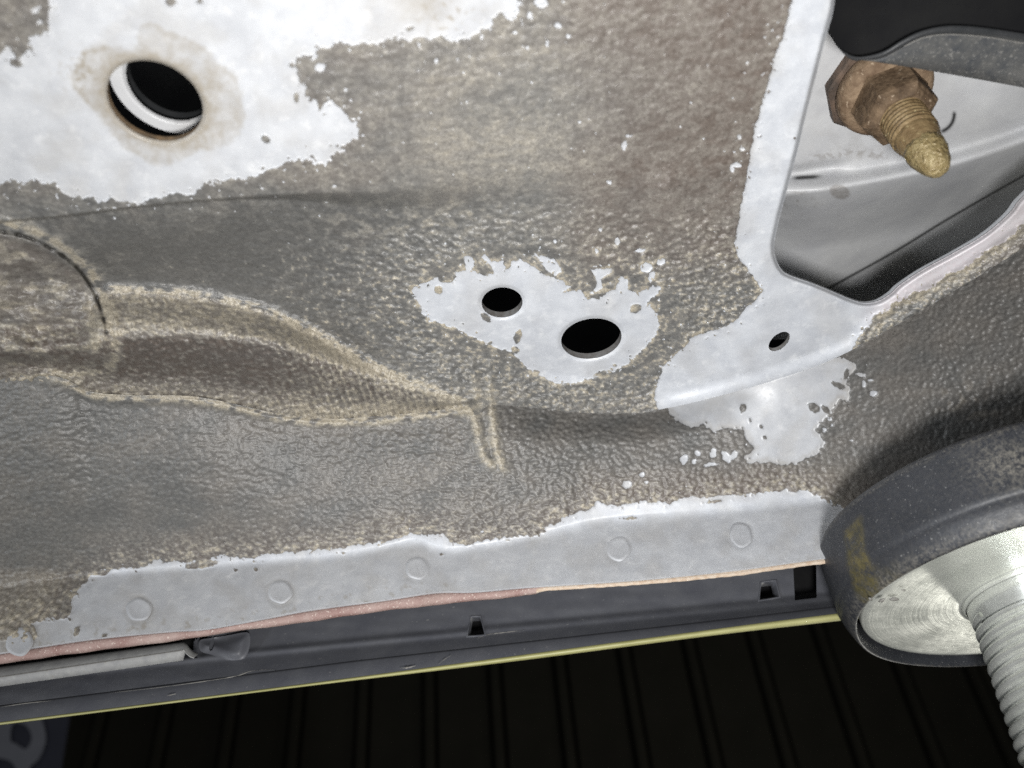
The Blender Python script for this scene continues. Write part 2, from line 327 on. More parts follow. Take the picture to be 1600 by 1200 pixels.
def blobs(X, Y, L, rag):
    d = np.full(X.shape, -9.0)
    for e in L:
        r = max(e[2], e[3])+12; b = (np.abs(X-e[0]) < r) & (np.abs(Y-e[1]) < r)
        if b.any(): d[b] = np.maximum(d[b], -ell(X[b], Y[b], *e)+rag[b])
    return d
def lip(d, w): return np.exp(-(d/w)**2)

def floor_surf(X, Y):
    P0 = onz(X, Y, ZF); wx = P0[..., 0]*1000; wy = P0[..., 1]*1000
    rag = 5.5*fbm(X/24, Y/24, 3, 3)+3.2*fbm(X/7.5, Y/7.5, 3, 9)
    hf = 3.6*fbm(X/6.5, Y/6.5, 3, 19)
    bare = np.maximum(pdist(X, Y, M1)+rag*1.1, pdist(X, Y, M2)+.05*rag+.7*hf)
    bare = np.maximum(bare, np.maximum(pdist(X, Y, M2B), pdist(X, Y, M2C))+.5*hf)
    b3 = pdist(X, Y, M3)+.4*rag*(1+1.2*ss(1330, 1360, X)); bare = np.maximum(bare, b3)
    rb = 1.6*pn(X/5, Y/5, 31)
    spk = fbm(wx/1.5, wy/1.5, 2, 77)-.92+.25*ss(-70, 0, bare)-.35*ss(500, 380, X)*ss(330, 380, Y)
    bare = np.maximum(bare, np.maximum(blobs(X, Y, CHIPS, rb), spk*9))
    chip2 = fbm(X/7, Y/7, 2, 45)-.66-.25*ss(3, 26, bare)
    coat = np.maximum(-bare, np.maximum(blobs(X, Y, ISLES, rb), chip2*14-60*(1-ss(48, 10, bare))))
    cm = ss(-1.2, 1.2, coat)
    # pressed shape (metres, positive = away from the viewer, up into the car)
    h = np.zeros(X.shape)
    amp = .0075*ss(950, 380, X)+.0006*ss(1150, 800, X); wid = 3+65*ss(330, 900, X)
    t = (Y-STEP(X))/wid
    h -= amp*(1-ss(-.5, .5, t))
    h += .0022*ss(260, 420, X)*ss(900, 600, X)*lip(Y-STEP(X)-45, 50)
    h += .0075*ss(0, 130, Y-STEP(X))*ss(760, 420, X)*ss(-40, 60, X)-.0075*ss(-20, 60, Y-np.interp(X, [0, 170, 300, 420, 540, 660, 745], [440, 450, 457, 485, 545, 602, 630]))*ss(760, 420, X)*ss(-40, 60, X)*.6
    u = (X-865)*.985+(Y-492)*.17; v = -(X-865)*.17+(Y-492)*.985
    e = np.sqrt((u/205)**2+(v/98)**2)
    dirw = ss(-.2, .6, (u/205*.55+v/98)/np.maximum(e, .2))
    h -= .0050*ss(.93, 1.75, e)*dirw*ss(560, 700, X)
    h += .0006*ss(1.05, .90, e)
    rid = pdist(X, Y, [(1040, 300), (1062, 350), (1100, 395), (1150, 440), (1190, 470)], False)
    h -= .0014*lip(rid, 30)
    A, C, B = fA(X), fC(X), CR(X)
    on = ss(-60, 60, X)*ss(748, 700, X); thin = np.clip((B-A)/150, .05, 1)
    pr = np.where(Y < C, ss(A-4, C, Y), 1-1.10*ss(C-8, B+2, Y))
    h -= np.where((Y > A-4), .0135*thin*(1-.5*ss(400, 640, X))*pr, 0)*on
    dA = pdist(X, Y, spline(LA[2:], 4), False); h -= .0005*lip(dA-2, 6)*on*1.4
    dB = np.abs(Y-B)
    h -= .0012*lip(dB-4, 8)*ss(120, 200, X)*ss(748, 735, X)
    disc = pdist(X, Y, np.vstack([ARC, [(168, 560), (100, 575), (-60, 600), (-700, 600), (-700, 356)]]), True, 90)
    h -= (.0013*fbm(wx/9, wy/7, 3, 33)+.0010*np.abs(fbm(wx/14+wy/20, wy/16, 2, 34)))*ss(0, 30, disc)
    h -= .0022*ss(-10, 6, disc)+.002*lip(np.hypot(X-60, (Y-500)*1.3), 95)*ss(0, 30, disc)
    dArc = pdist(X, Y, ARC, False)
    crack = lip(dArc+1.5*pn(X/12, Y/12, 5), 2.5)*(.55+.45*ss(-.3, .2, pn(X/18, Y/18, 61)))
    h += .0010*crack; h -= .0009*lip((disc+13), 12)
    left = ss(190, 60, X)*ss(515, 560, Y)
    h += .0035*left*lip(Y-585, 30)-.002*left*lip(Y-545, 16)
    for L in ([(738, 556), (742, 600), (746, 634)], [(765, 556), (766, 600), (768, 634)]):
        d = pdist(X, Y, L, False); h -= .0007*lip(d, 5)*ss(550, 575, Y)
    sl = pdist(X, Y, [(1320, 640), (1344, 520), (1400, 470), (1500, 417), (1620, 332), (1800, 190)], False)
    h -= .0007*lip(sl, 9)*ss(1300, 1345, X)
    d_open = -pdist(X, Y, OPENP); h += .0022*ss(9, 0, d_open)**2
    for q in HOLES[:3]:
        dh = ell(X, Y, *q); h += .0007*ss(6, 0, dh)**2
    w = ss(B-4-np.maximum(.7*(B-C)-4, 4), B-4, Y)*ss(755, 725, X); h = h*(1-w)+.0009*w
    h -= .0016*ss(26, 0, B-Y)*ss(960, 1080, X)
    # orange-peel texture of the sprayed coating
    flow = fbm(wx/40, wy/40, 2, 12)*2
    bx = wx*1.0+flow; byy = wy*1.15
    bp = .60*(.62-cells(bx/2.2, byy/2.2, 5))+.45*pn(bx/1.9, byy/1.9, 6)+.14*pn(bx/.9, byy/.9, 8)
    sx = wx+.35*wy; fib = pn(sx/1.05+.6*pn(wx/5, wy/5, 27), wy/4.5, 28)*.7+.4*pn(sx/.7, wy/2.5, 29)
    bead = on*ss(A-2, A+8, Y)
    low = ss(STEP(X)-15, STEP(X)+25, Y); ring = ss(1.0, 1.12, e)*ss(2.1, 1.3, e)*low
    rib = np.sin(wx*2.6+1.5*pn(wx/4, wy/4, 21))*ss(330, 560, X)*bead*ss(C-6, C+10, Y)
    k = .22+.10*low*(1-ss(0, 1, bead))*ss(150, 420, X)+.55*ring*ss(.0, .5, dirw+.5)+.75*bead+.45*ss(1045, 1075, X)*ss(300, 360, Y)+.35*left
    h -= cm*(.00030+.00125*k*bp*(1-.5*bead)+.00038*rib+.00045*fib*bead+bead*ss(C-8, C+8, Y)*(.0007*bp+.0005*fib*ss(C+30, C, Y)))
    h -= .00010*cm*fbm(wx/6, wy/6, 2, 14)
    h += .0003*fbm(wx/45, wy/30, 2, 91)
    P = onz(X, Y, ZF+h)
    # dirt on the coating, with some light and shade painted into its tone
    lo = fbm(wx/16, wy/12, 3, 40); mid = fbm(wx/4, wy/3, 3, 41); hi = bp+.3*pn(wx/1.2, wy/1.2, 43)
    dust_and_light = .03+.12*lo+.15*ss(340, 250, Y)*ss(1000, 800, X)+.1*ss(520, 700, X)+.30*ss(.18, .5, hi)*(.08+ring*.75+.5*bead+.9*ss(1045, 1080, X)*ss(300, 360, Y))  # dust on bump peaks also paints in relief highlights
    dust_and_light += .55*ss(-6, -1.5, bare)*ss(360, 420, Y)*ss(-.5, .1, mid)+.45*ss(-16, -2, bare)*ss(.0, .6, mid+.35)*(1-ss(600, 300, Y)*.4)
    dust_and_light += .12*ss(600, 700, X)*ss(980, 860, X)*ss(120, 240, Y)*ss(305, 270, Y)+.28*ss(430, 560, X)*ss(800, 700, X)*lip(Y-STEP(X)-40, 26)*ss(-.1, .4, mid)
    dust_and_light += .95*lip(dA-1, 4.5)*on*ss(-.35, .25, mid+.1)+.4*lip(dA+6, 9)*on*ss(.0, .5, hi)+.85*lip(disc+12, 10+3*mid)*ss(-.7, .0, mid)*ss(-20, 0, dArc*0+1)*ss(450, 380, Y*.0+X+200)
    dust_and_light += bead*(.46*ss(C+5, C-15, Y)*ss(110, 200, X)-.25*ss(C-4, C+6, Y)*ss(B-14, B-30, Y)+.30*ss(C+20, B, Y)+.26*ss(.05, .4, hi)+.62*ss(360, 560, X)*(.35+.65*ss(-.4, .6, np.sin(wx*2.6+1.5*pn(wx/4, wy/4, 21))+.8*fib)))+.30*bead*ss(C, C-10, Y)*ss(.1, .7, fib)+0*ss(110, 180, X)*ss(752, 735, X)  # over the dirt, bead front painted lit and back face painted shaded
    dust_and_light += ss(0, 25, disc)*(.14+.45*ss(-.1, .5, fbm(wx/6, wy/4, 3, 35)))+.55*lip(disc-16, 10)*ss(120, 150, X)
    dust_and_light += .6*ss(1330, 1380, X)*ss(-24, 0, b3)
    for L in ([(738, 556), (742, 600), (746, 634)], [(765, 556), (766, 600), (768, 634)]):
        dust_and_light += .55*lip(pdist(X, Y, L, False), 8)*ss(570, 615, Y)
    dust_and_light = dust_and_light-.14*ss(-5, 60, Y-STEP(X))*ss(700, 350, X)*(1-bead)*(disc < 0)  # darker tone paints the shade below the step
    brown = np.clip(.42*ss(330, 250, Y)+.75*ss(820, 960, X)*ss(470, 380, Y)+.8*bead+.6*ss(-5, 15, disc)+.8*left+.25*lo, 0, 1)  # bead brown is dirt that also darkens the shaded back face
    brown *= 1-.8*ss(0, 40, Y-STEP(X))*ss(600, 400, X)*(1-np.clip(bead+(disc > -2)+left, 0, 1))  # browns removed below the step, part of its painted shade
    brown *= 1-.6*lip(np.hypot((X-850)/1.6, Y-160), 110)
    dh = ell(X, Y, *HOLES[2])
    dst = pdist(X, Y, STAIN)+4*fbm(X/14, Y/14, 3, 50)
    stain = .40*ss(-4, 4, dst)*(1+.5*fbm(X/20, Y/20, 3, 53))+.25*lip(dst, 5)*ss(180, 130, X)+.30*ss(26, 2, dh+5*fbm(X/12, Y/12, 2, 54))+.55*lip(dh-1, 5)
    stain += .45*lip(np.hypot((X-655)/1.4, Y-2), 45)+.5*ss(.25, .7, fbm(X/12, Y/12, 3, 51))*lip(np.hypot(X-705, Y-28), 45)+.5*ss(.1, .5, fbm(X/9, Y/9, 2, 52))*lip(np.hypot(X-122, Y-110), 32)
    stain += .18*ss(-.2, .8, fbm(X/70, Y/70, 3, 55))+.16*ss(9, 1, b3)*ss(450, 250, Y)
    pit = np.clip(crack*1.1+ss(.80, 1.05, fbm(wx/.9, wy/.9, 2, 60))*(.55+.3*ss(900, 1100, Y*0+X)), 0, 1)
    pink = ss(1330, 1400, X)*ss(540, 500, Y)*.55
    return P, dict(coat=np.clip(coat, -3, 3), dust_and_light=np.clip(dust_and_light, 0, 1), brown=brown, stain=np.clip(stain, 0, 1), pit=pit, pink=pink)
def floor_sdf(X, Y):
    d = -pdist(X, Y, OPENP)
    d = np.minimum(d, (CR(X)+16*ss(765, 745, X)-Y)*.93)
    for q in HOLES: d = np.minimum(d, ell(X, Y, *q))
    return d
ST = 2.0
pan = sheet('floor_pan', (-420, 1790, -240, 672), ST, floor_sdf, floor_surf, M_BODY, car)

# rims of the holes and edges of the sheet: metal thickness seen edge-on
def zlocal(pts):
    return floor_surf(pts[:, 0][None, :], pts[:, 1][None, :])[0][0]
for i, q in enumerate(HOLES):
    e = ellpts(*q); b = zlocal(e); d = [.0024, .0024, .0016, .0014][i]
    up = lambda k: b*np.array([1, 1, 1])+np.array([0, 0, k])
    ruled('hole_rim', [up(.0001), up(d*.4), up(d)], M_RIM if i == 2 else M_LIP, pan, True)
b = zlocal(OPEN); ruled('opening_lip', [b+[0, 0, .0002], b+[0, .0003, .0010], b+[0, .0012, .0018]], M_INNER, pan)
xs = np.linspace(745, 1780, 160); b = zlocal(np.c_[xs, CR(xs)]); ruled('pan_edge', [b, b+[0, .0004, .0006], b+[0, .0008, .0012]], M_INNER, pan)

# second skin above the big hole, with its own offset drain hole
hc = pz(242, 157, ZF-.0075); HZ = ZF+.0022; HR = .0091
def hrad(X, Y):
    P = onz(X, Y, HZ); return np.hypot(P[..., 0]-hc[0]-.0006, (P[..., 1]-hc[1]-.0018)*1.0)
def skin_surf(X, Y):
    r = hrad(X, Y); return onz(X, Y, HZ+.0011*ss(HR+.0009, HR, r)), dict(stain=.45*ss(255, 305, X), pit=0*X)
inner = sheet('inner_skin', (90, 400, 20, 300), 2.4, lambda X, Y: np.minimum(hrad(X, Y)-HR, HR+.0036-hrad(X, Y))*5200, skin_surf, M_RAIL, car)
t = np.linspace(0, 2*np.pi, 72, endpoint=False); e = np.c_[hc[0]+.0006+HR*np.cos(t), hc[1]+.0018+HR*np.sin(t), np.full(72, HZ+.0011)]
ruled('hole_rim', [e, e+[0, 0, .0008], e+[0, 0, .0022]], M_ARMEDGE, inner, True)

# ---- sill: sloping box side above, upright weld flange below, one sheet with a soft bend
FT = curve([(-260, 933), (-100, 924), (0, 915), (120, 901), (200, 893), (300, 885), (420, 876), (500, 872), (600, 856), (650, 846), (700, 860), (800, 845), (860, 832), (940, 815), (1100, 803), (1200, 791), (1280, 782), (1400, 762), (1500, 742), (1800, 690)])
FB = curve([(-260, 1056), (-100, 1034), (0, 1020), (60, 1010), (150, 997), (262, 986), (322, 982), (412, 966), (487, 952), (600, 937), (680, 925), (740, 924), (819, 917), (850, 915), (1000, 905), (1150, 890), (1275, 873), (1400, 858), (1800, 808)])
def sill_Y(X, Y):
    ft, cr = FT(X), CR(X)
    A = ony(X, ft, YFL); zc = ZF+.0015+.010*ss(1250, 1700, X); B = onz(X, cr, zc)
    m = (B[..., 2]-A[..., 2])/(B[..., 1]-A[..., 1])
    d = ray(X, Y); k = d[..., 2]/d[..., 1]
    yr = (A[..., 2]-m*A[..., 1])/(k-m)
    t = np.clip((ft-Y)/(ft-cr), 0, 1)
    yr = yr-.0028*np.sin(np.pi*t)*ss(1300, 900, X)+.006*np.sin(np.pi*t)*ss(1000, 1450, X)
    yr = yr+.0045*ss(.70, 1.0, t)*ss(760, 850, X)*ss(1250, 1050, X)
    yf = (YFL-.48*A[..., 2])/(1-.48*k)                    # flange leans in towards its free edge
    K = .0024; q = np.clip(.5+.5*(yr-yf)/K, 0, 1)
    return yr*(1-q)+yf*q-K*q*(1-q)
WELDS = [(30, 1003, 20), (217, 952, 17.5), (438, 925, 17), (652, 888, 16.5), (967, 858, 17), (1158, 836, 17)]
def sill_surf(X, Y):
    yb = sill_Y(X, Y); P0 = ony(X, Y, yb); wx = P0[..., 0]*1000
    wv = (P0[..., 2]*1.0-P0[..., 1]*.8)*1000
    rag = 5.0*fbm(X/22, Y/22, 3, 103)+3.6*fbm(X/7, Y/7.5, 3, 109)
    b5 = pdist(X, Y, M5)+.8*rag; b4 = pdist(X, Y, M4)+.7*rag
    bare = np.maximum(b4, b5)
    rb = 1.6*pn(X/5, Y/5, 131)
    spk = fbm(wx/1.3, wv/1.3, 2, 177)-1.12+.40*ss(-45, -2, bare)
    bare = np.maximum(bare, np.maximum(blobs(X, Y, CHIPS_S, rb), spk*9))
    chip2 = fbm(X/7, Y/7, 2, 145)-.70-.3*ss(3, 20, bare)
    coat = np.maximum(-bare, np.maximum(blobs(X, Y, ISLES_S, rb), chip2*14-60*(1-ss(36, 8, bare))))
    cm = ss(-1.2, 1.2, coat)
    warp = fbm(wx/30, wv/30, 2, 112)*2.5
    bp = .85*(.62-cells((wx+warp)/1.9, (wv+warp*.4)/1.45, 105))+.25*pn((wx+warp)/2.6, wv/1.6, 106)+.20*pn(wx/1.1, wv/.9, 108)
    rl = ss(130, 60, X)*ss(880, 900, Y)
    k = .42+.45*ss(400, 750, X)*ss(1150, 900, X)+.3*ss(-70, -10, b5)+.7*rl+.35*ss(1400, 1500, X)
    h = cm*(.00030+.00115*k*bp+.00016*fbm(wx/7, wv/7, 2, 114))
    fold = np.zeros(X.shape); L1 = spline([(660, 650), (700, 643), (725, 641), (737, 648), (743, 662), (748, 690), (757, 715), (770, 728)], 5); L2 = spline([(768, 634), (771, 665), (776, 700), (782, 722), (786, 731)], 5)
    for L in (L1, L2): fold = np.maximum(fold, lip(pdist(X, Y, L, False)+1.5*pn(X/6, Y/6, 170), 7.5))
    fold *= ss(690, 730, X)
    mids = lip(pdist(X, Y, spline([(753, 632), (757, 665), (762, 695), (772, 718)], 5), False), 6)
    h += .0011*fold+.0004*lip(pdist(X, Y, spline([(753, 632), (757, 665), (762, 695), (774, 722)], 5), False), 16)-.0005*mids*ss(740, 715, Y)
    top = np.abs(Y-CR(X))
    h += .0016*lip(top-5, 8)*ss(40, 120, X)*ss(748, 735, X)
    h += .0004*fbm(wx/35, wv/25, 2, 191)*ss(0, 60, FT(X)-Y)
    h += .00035*fbm(wx/26, wv/40, 2, 195)*ss(0, -15, FT(X)-Y)
    for w in WELDS:
        h -= .00025*lip(np.hypot(X-w[0], Y-w[1])-w[2]-3, 4)
    P = ony(X, Y, yb-h)
    lo = fbm(wx/18, wv/14, 3, 140); mid = fbm(wx/4, wv/3, 3, 141); hi = bp+.3*pn(wx/1.2, wv/1.2, 143)
    dust_and_light = .15+.12*lo+.24*ss(.18, .5, hi)*(.25+.5*ss(480, 700, X)*ss(1050, 850, X))+.50*ss(-75, -3, b5)*ss(.05, .5, hi+.2*mid)*ss(1350, 1250, X)  # pale bump tops: dust doubling as painted relief highlights
    dust_and_light += .5*ss(-30, -2, b5)*ss(-.1, .5, mid)*ss(1350, 1250, X)+(.8+.25*mid)*fold+.4*lip(pdist(X, Y, spline([(753, 632), (757, 665), (762, 695), (774, 722)], 5), False), 17)*(1-fold)*ss(-.4, .4, mid)+1.0*lip(top-5, 7+3*fbm(wx/6, wv/30, 2, 149))*ss(-.6, .1, mid)*ss(40, 120, X)*ss(752, 735, X)+.4*rl
    dust_and_light += .18*ss(1180, 1290, X)*ss(1420, 1330, X)*ss(690, 740, Y)
    brown = np.clip(.18+.25*lo+.55*ss(-70, -5, b5)+.8*rl+.3*ss(700, 760, Y)*ss(900, 1100, X)-.2*ss(400, 100, X), 0, 1)
    stain = .20*ss(-.3, .8, fbm(X/50, Y/50, 3, 155))+.12*ss(6, -14, FT(X)-Y)+.40*ss(.35, .7, fbm(X/13, Y/13, 3, 156))*ss(34, 8, FB(X)-Y)*ss(760, 680, X)+.45*ss(90, 10, X)+.4*ss(1240, 1285, X)*ss(820, 880, Y)*ss(-.2, .4, fbm(X/20, Y/20, 3, 157))
    for w in WELDS[:3]: stain += .22*lip(np.hypot(X-w[0]-3, Y-w[1]-2)-w[2], 9)
    stain += .25*lip(b4-3, 4)+.30*ss(12, 2, b5)*ss(FT(X), FT(X)-10, Y)*.5
    yel = ss(.1, .6, fbm(wx/6, wv/6, 3, 158))*lip(np.hypot((X-1520)/1.6, Y-630), 40)
    return P, dict(coat=np.clip(coat, -3, 3), dust_and_light=np.clip(dust_and_light+.4*yel, 0, 1), brown=np.clip(brown+yel*.5, 0, 1), stain=np.clip(stain, 0, 1), pit=ss(.85, 1.1, fbm(wx/.9, wv/.9, 2, 160))*.6, pink=.0*X)
def sill_sdf(X, Y): return np.minimum(Y-CR(X)+1+25*ss(740, 775, X), FB(X)-Y)
sill = sheet('sill_panel', (-420, 1790, 330, 1100), ST, sill_sdf, sill_surf, M_BODY, car)
b_ = lambda xs, c, Y: ony(xs, c, Y)
xs = np.linspace(-420, 1780, 240)
e0 = sill_surf(xs[None, :], FB(xs)[None, :])[0][0]
ruled('flange_edge', [e0, e0+[0, .0006, -.0002], e0+[0, .0012, 0]], M_INNER, sill)
xq = np.linspace(-420, 770, 220); e1 = sill_surf(xq[None, :], CR(xq)[None, :]-.8)[0][0]
ruled('sill_lip', [e1, e1+[0, .0010, .0006], e1+[0, .0025, .0008]], M_SEAL, sill)
# spot welds: pressed discs with a raised rim
for (wx_, wy_, wr) in WELDS:
    q = ellpts(wx_, wy_, wr, wr*.96, wx_, 40); rows = []
    cx = np.array([wx_, wy_]); ta = np.linspace(0, 2*np.pi, 40, endpoint=False); q = cx+(q-cx)*(1+.05*np.sin(2*ta+wx_)+.03*np.sin(5*ta+wy_))[:, None]
    for f, dh in ((1.12, .0), (1.04, .00018), (.98, .00042), (.88, .00050), (.74, .00036), (.3, .00030), (.02, .00030)):
        p = cx+(q-cx)*f; Y_ = sill_Y(p[:, 0], p[:, 1])
        rows.append(ony(p[:, 0], p[:, 1], Y_-dh*(1+.3*np.sin(ta+wx_*2))))
    o = ruled('spot_weld', rows, M_INNER, sill, True)

# hem of the outer sheet: red paint rubbed through, then a tan layered edge
xs = np.linspace(-420, 852, 170)
HB = curve([(-260, 1077), (-100, 1053), (0, 1038), (112, 1022), (262, 1003), (322, 994), (412, 981), (500, 969), (600, 955), (639, 951), (744, 939), (815, 932), (837, 929), (846, 924), (856, 919)])
a, c = FB(xs)-4, HB(xs)+1.2*pn(xs/40, xs*0+.3, 5)
yb0 = sill_Y(xs, FB(xs))-.2450
rows = [ony(xs, a+(c-a)*f, y+yb0) for f, y in ((0, .2490), (.2, .2472), (.45, .2463), (.75, .2466), (.95, .2476), (1, .2500))]
ruled('hem', rows, M_HEM, car)
xs = np.linspace(838, 1480, 130)
LBT = curve([(800, 931), (838, 928), (860, 923), (1000, 914), (1150, 900), (1275, 883), (1480, 862)])
a, c = FB(xs)-2, LBT(xs)+1.0*pn(xs/12, xs*0+.7, 6)
yb0 = sill_Y(xs, FB(xs))-.2450
rows = [ony(xs, a+(c-a)*f, y+yb0) for f, y in ((0, .2475), (.2, .2460), (.4, .2468), (.5, .2462), (.7, .2462), (.78, .2470), (.9, .2464), (1, .2485))]
ruled('sealer_edge', rows, M_LAM, car)

# ---- black skirt under the sill
l_top = curve([(-260, 1096), (0, 1060), (300, 1018), (312, 990), (500, 960), (745, 928), (860, 908), (1000, 896), (1290, 862), (1800, 800)])
l_bend = curve([(-260, 1086), (0, 1060), (500, 1009), (1100, 952), (1280, 934), (1800, 882)])
l_gro = curve([(-260, 1134), (0, 1102), (500, 1039), (600, 1027), (1100, 971), (1280, 950), (1800, 888)])
l_bot = curve([(-260, 1160), (0, 1128), (500, 1065), (1100, 985), (1280, 962), (1800, 898)])
l_yel = curve([(-260, 1164), (0, 1133), (300, 1095), (500, 1070), (800, 1034), (1100, 995), (1288, 973), (1800, 915)])
SLOTS = [[(736, 965), (750, 964), (757, 991), (731, 993)], [(1190, 911), (1211, 908), (1217, 932), (1187, 937)], [(1238, 860), (1275, 860), (1276, 934), (1242, 938)]]
def skirt_Y(X, Y):
    k = np.stack([np.interp(np.ones(1), [0, 1], [0, 1])[0]*c(X) for c in (l_top, l_bend, l_gro, l_bot)])
    ys = (.270, .266, .2585, .2560)
    t0 = np.clip((Y-k[0])/np.maximum(k[1]-k[0], 2), 0, 1); t1 = np.clip((Y-k[1])/(k[2]-k[1]), 0, 1); t2 = np.clip((Y-k[2])/(k[3]-k[2]), 0, 1)
    return ys[0]+(ys[1]-ys[0])*t0+(ys[2]-ys[1])*t1+(ys[3]-ys[2])*t2-.0016*lip(Y-k[1], 5)+.0002*pn(X/60, Y/15, 4)
def skirt_surf(X, Y): return ony(X, Y, skirt_Y(X, Y)), {}
def skirt_sdf(X, Y):
    d = np.minimum(Y-l_top(X), l_gro(X)-Y)
    for s_ in SLOTS: d = np.minimum(d, -pdist(X, Y, s_))
    return d
skirt = sheet('side_skirt', (-420, 1790, 795, 1200), 2.4, skirt_sdf, skirt_surf, M_PLAST, car)
for s_ in SLOTS[:2]:
    p = spline(s_, 1, True); p = np.array(s_, float); n = []
    for i in range(4): n += [p[i]+(p[(i+1) % 4]-p[i])*f for f in (0, .33, .66)]
    n = np.array(n); cc = n.mean(0)
    r0 = ony(*(cc+(n-cc)*1.22).T, skirt_Y(*(cc+(n-cc)*1.22).T)-.0002); r1 = ony(*(cc+(n-cc)*1.1).T, skirt_Y(*n.T)-.0009); r2 = ony(*n.T, skirt_Y(*n.T)-.0004)
    ruled('slot_rim', [r0, r1, r2, r2+[0, .006, .001]], M_PLAST, skirt, True)
xs = np.linspace(-420, 1780, 120)
ruled('skirt_lip', [ony(xs, l_gro(xs)-3, .2640), ony(xs, l_gro(xs)+1, .2616), ony(xs, l_gro(xs)+3, .2606), ony(xs, l_bot(xs), .2585)], M_PLAST, skirt)
ruled('skirt_gap_shade', [ony(xs, l_top(xs)-34, .285), ony(xs, l_gro(xs)+4, .285)], M_DARK, skirt)  # added dark sheet, paints the shade behind slots and gap
ruled('body_colour_edge', [ony(xs, l_bot(xs)-1, .2600), ony(xs, l_bot(xs)+1, .2585), ony(xs, (l_bot(xs)+l_yel(xs))/2+1, .2580), ony(xs, l_yel(xs), .2610), ony(xs, l_yel(xs)-3, .2700)], M_YEL, skirt)
# dried dirt traces on the skirt
rs = random.Random(11)
def trace(pts, w):
    q = spline(pts, 5); n = len(q); ww = [w*(.25+rs.random())*math.sin(math.pi*(i+.6)/(n+.2)) for i in range(n)]
    up = np.array([(0, -x) for x in ww]); f = lambda p, o: ony(p[:, 0], p[:, 1], skirt_Y(p[:, 0], p[:, 1])-o)
    ruled('dirt_trace', [f(q+up, .0002), f(q, .0005), f(q-up, .0002)], M_DIRT_GLINT, skirt)
trace([(170, 1083), (250, 1074), (330, 1063), (370, 1056), (395, 1048), (430, 1046)], .8)
trace([(0, 1105), (40, 1099), (80, 1095)], .8); trace([(745, 997), (765, 991), (790, 988), (820, 984)], .7)
trace([(685, 1038), (695, 1030), (705, 1024)], .7); trace([(625, 1044), (638, 1043), (650, 1040)], 1.8); trace([(262, 1087), (275, 1084)], 1.5)
# dusty trim strip clipped in front of the skirt, and the clip socket beside it
xs = np.linspace(-420, 286, 60)
fx = lambda a, b: a+(b-a)*xs/286.
tail = np.array([[292, 1009], [297, 1016], [303, 1021], [309, 1023]])
def strow(c0, c1, t, Y):
    X_ = np.r_[xs, t[:, 0]]; Yp = np.r_[fx(c0, c1), t[:, 1]]; return ony(X_, Yp, np.full(len(X_), Y))
strip = ruled('trim_strip', [strow(1042, 1003, tail+[0, -3], .2560), strow(1046, 1006, tail, .2520), strow(1057, 1015, tail+[-5, 4], .2506), strow(1060, 1018, tail+[-6, 6], .2504), strow(1073, 1032, tail+[0, 5], .2525), strow(1072, 1031, tail+[0, 4], .2580)], M_STRIP, car)
ruled('edge_glint', [strow(1057.2, 1015.2, tail+[-5, 4], .2503), strow(1058.6, 1016.4, tail+[-5.5, 5], .2502)], M_DIRT_GLINT, strip)  # thin line painted for the highlight along the strip's ridge
SOCK = spline([(312, 1001), (330, 997), (360, 992), (386, 988), (391, 998), (388, 1018), (380, 1031), (366, 1035), (350, 1030), (330, 1023), (313, 1017)], 4, True)
def sock_surf(X, Y):
    d = pdist(X, Y, SOCK); return ony(X, Y, .2640-.0022*ss(0, 16, d)+.0035*lip(np.hypot((X-345)/1.5, Y-1003), 14)), {}
sock_sdf = lambda X, Y: np.minimum(pdist(X, Y, SOCK), ell(X, Y, 331, 1008, 3.5, 9, 15))
ruledsock = sheet('clip_socket', (300, 400, 980, 1045), 2.0, sock_sdf, sock_surf, M_PLAST, car)
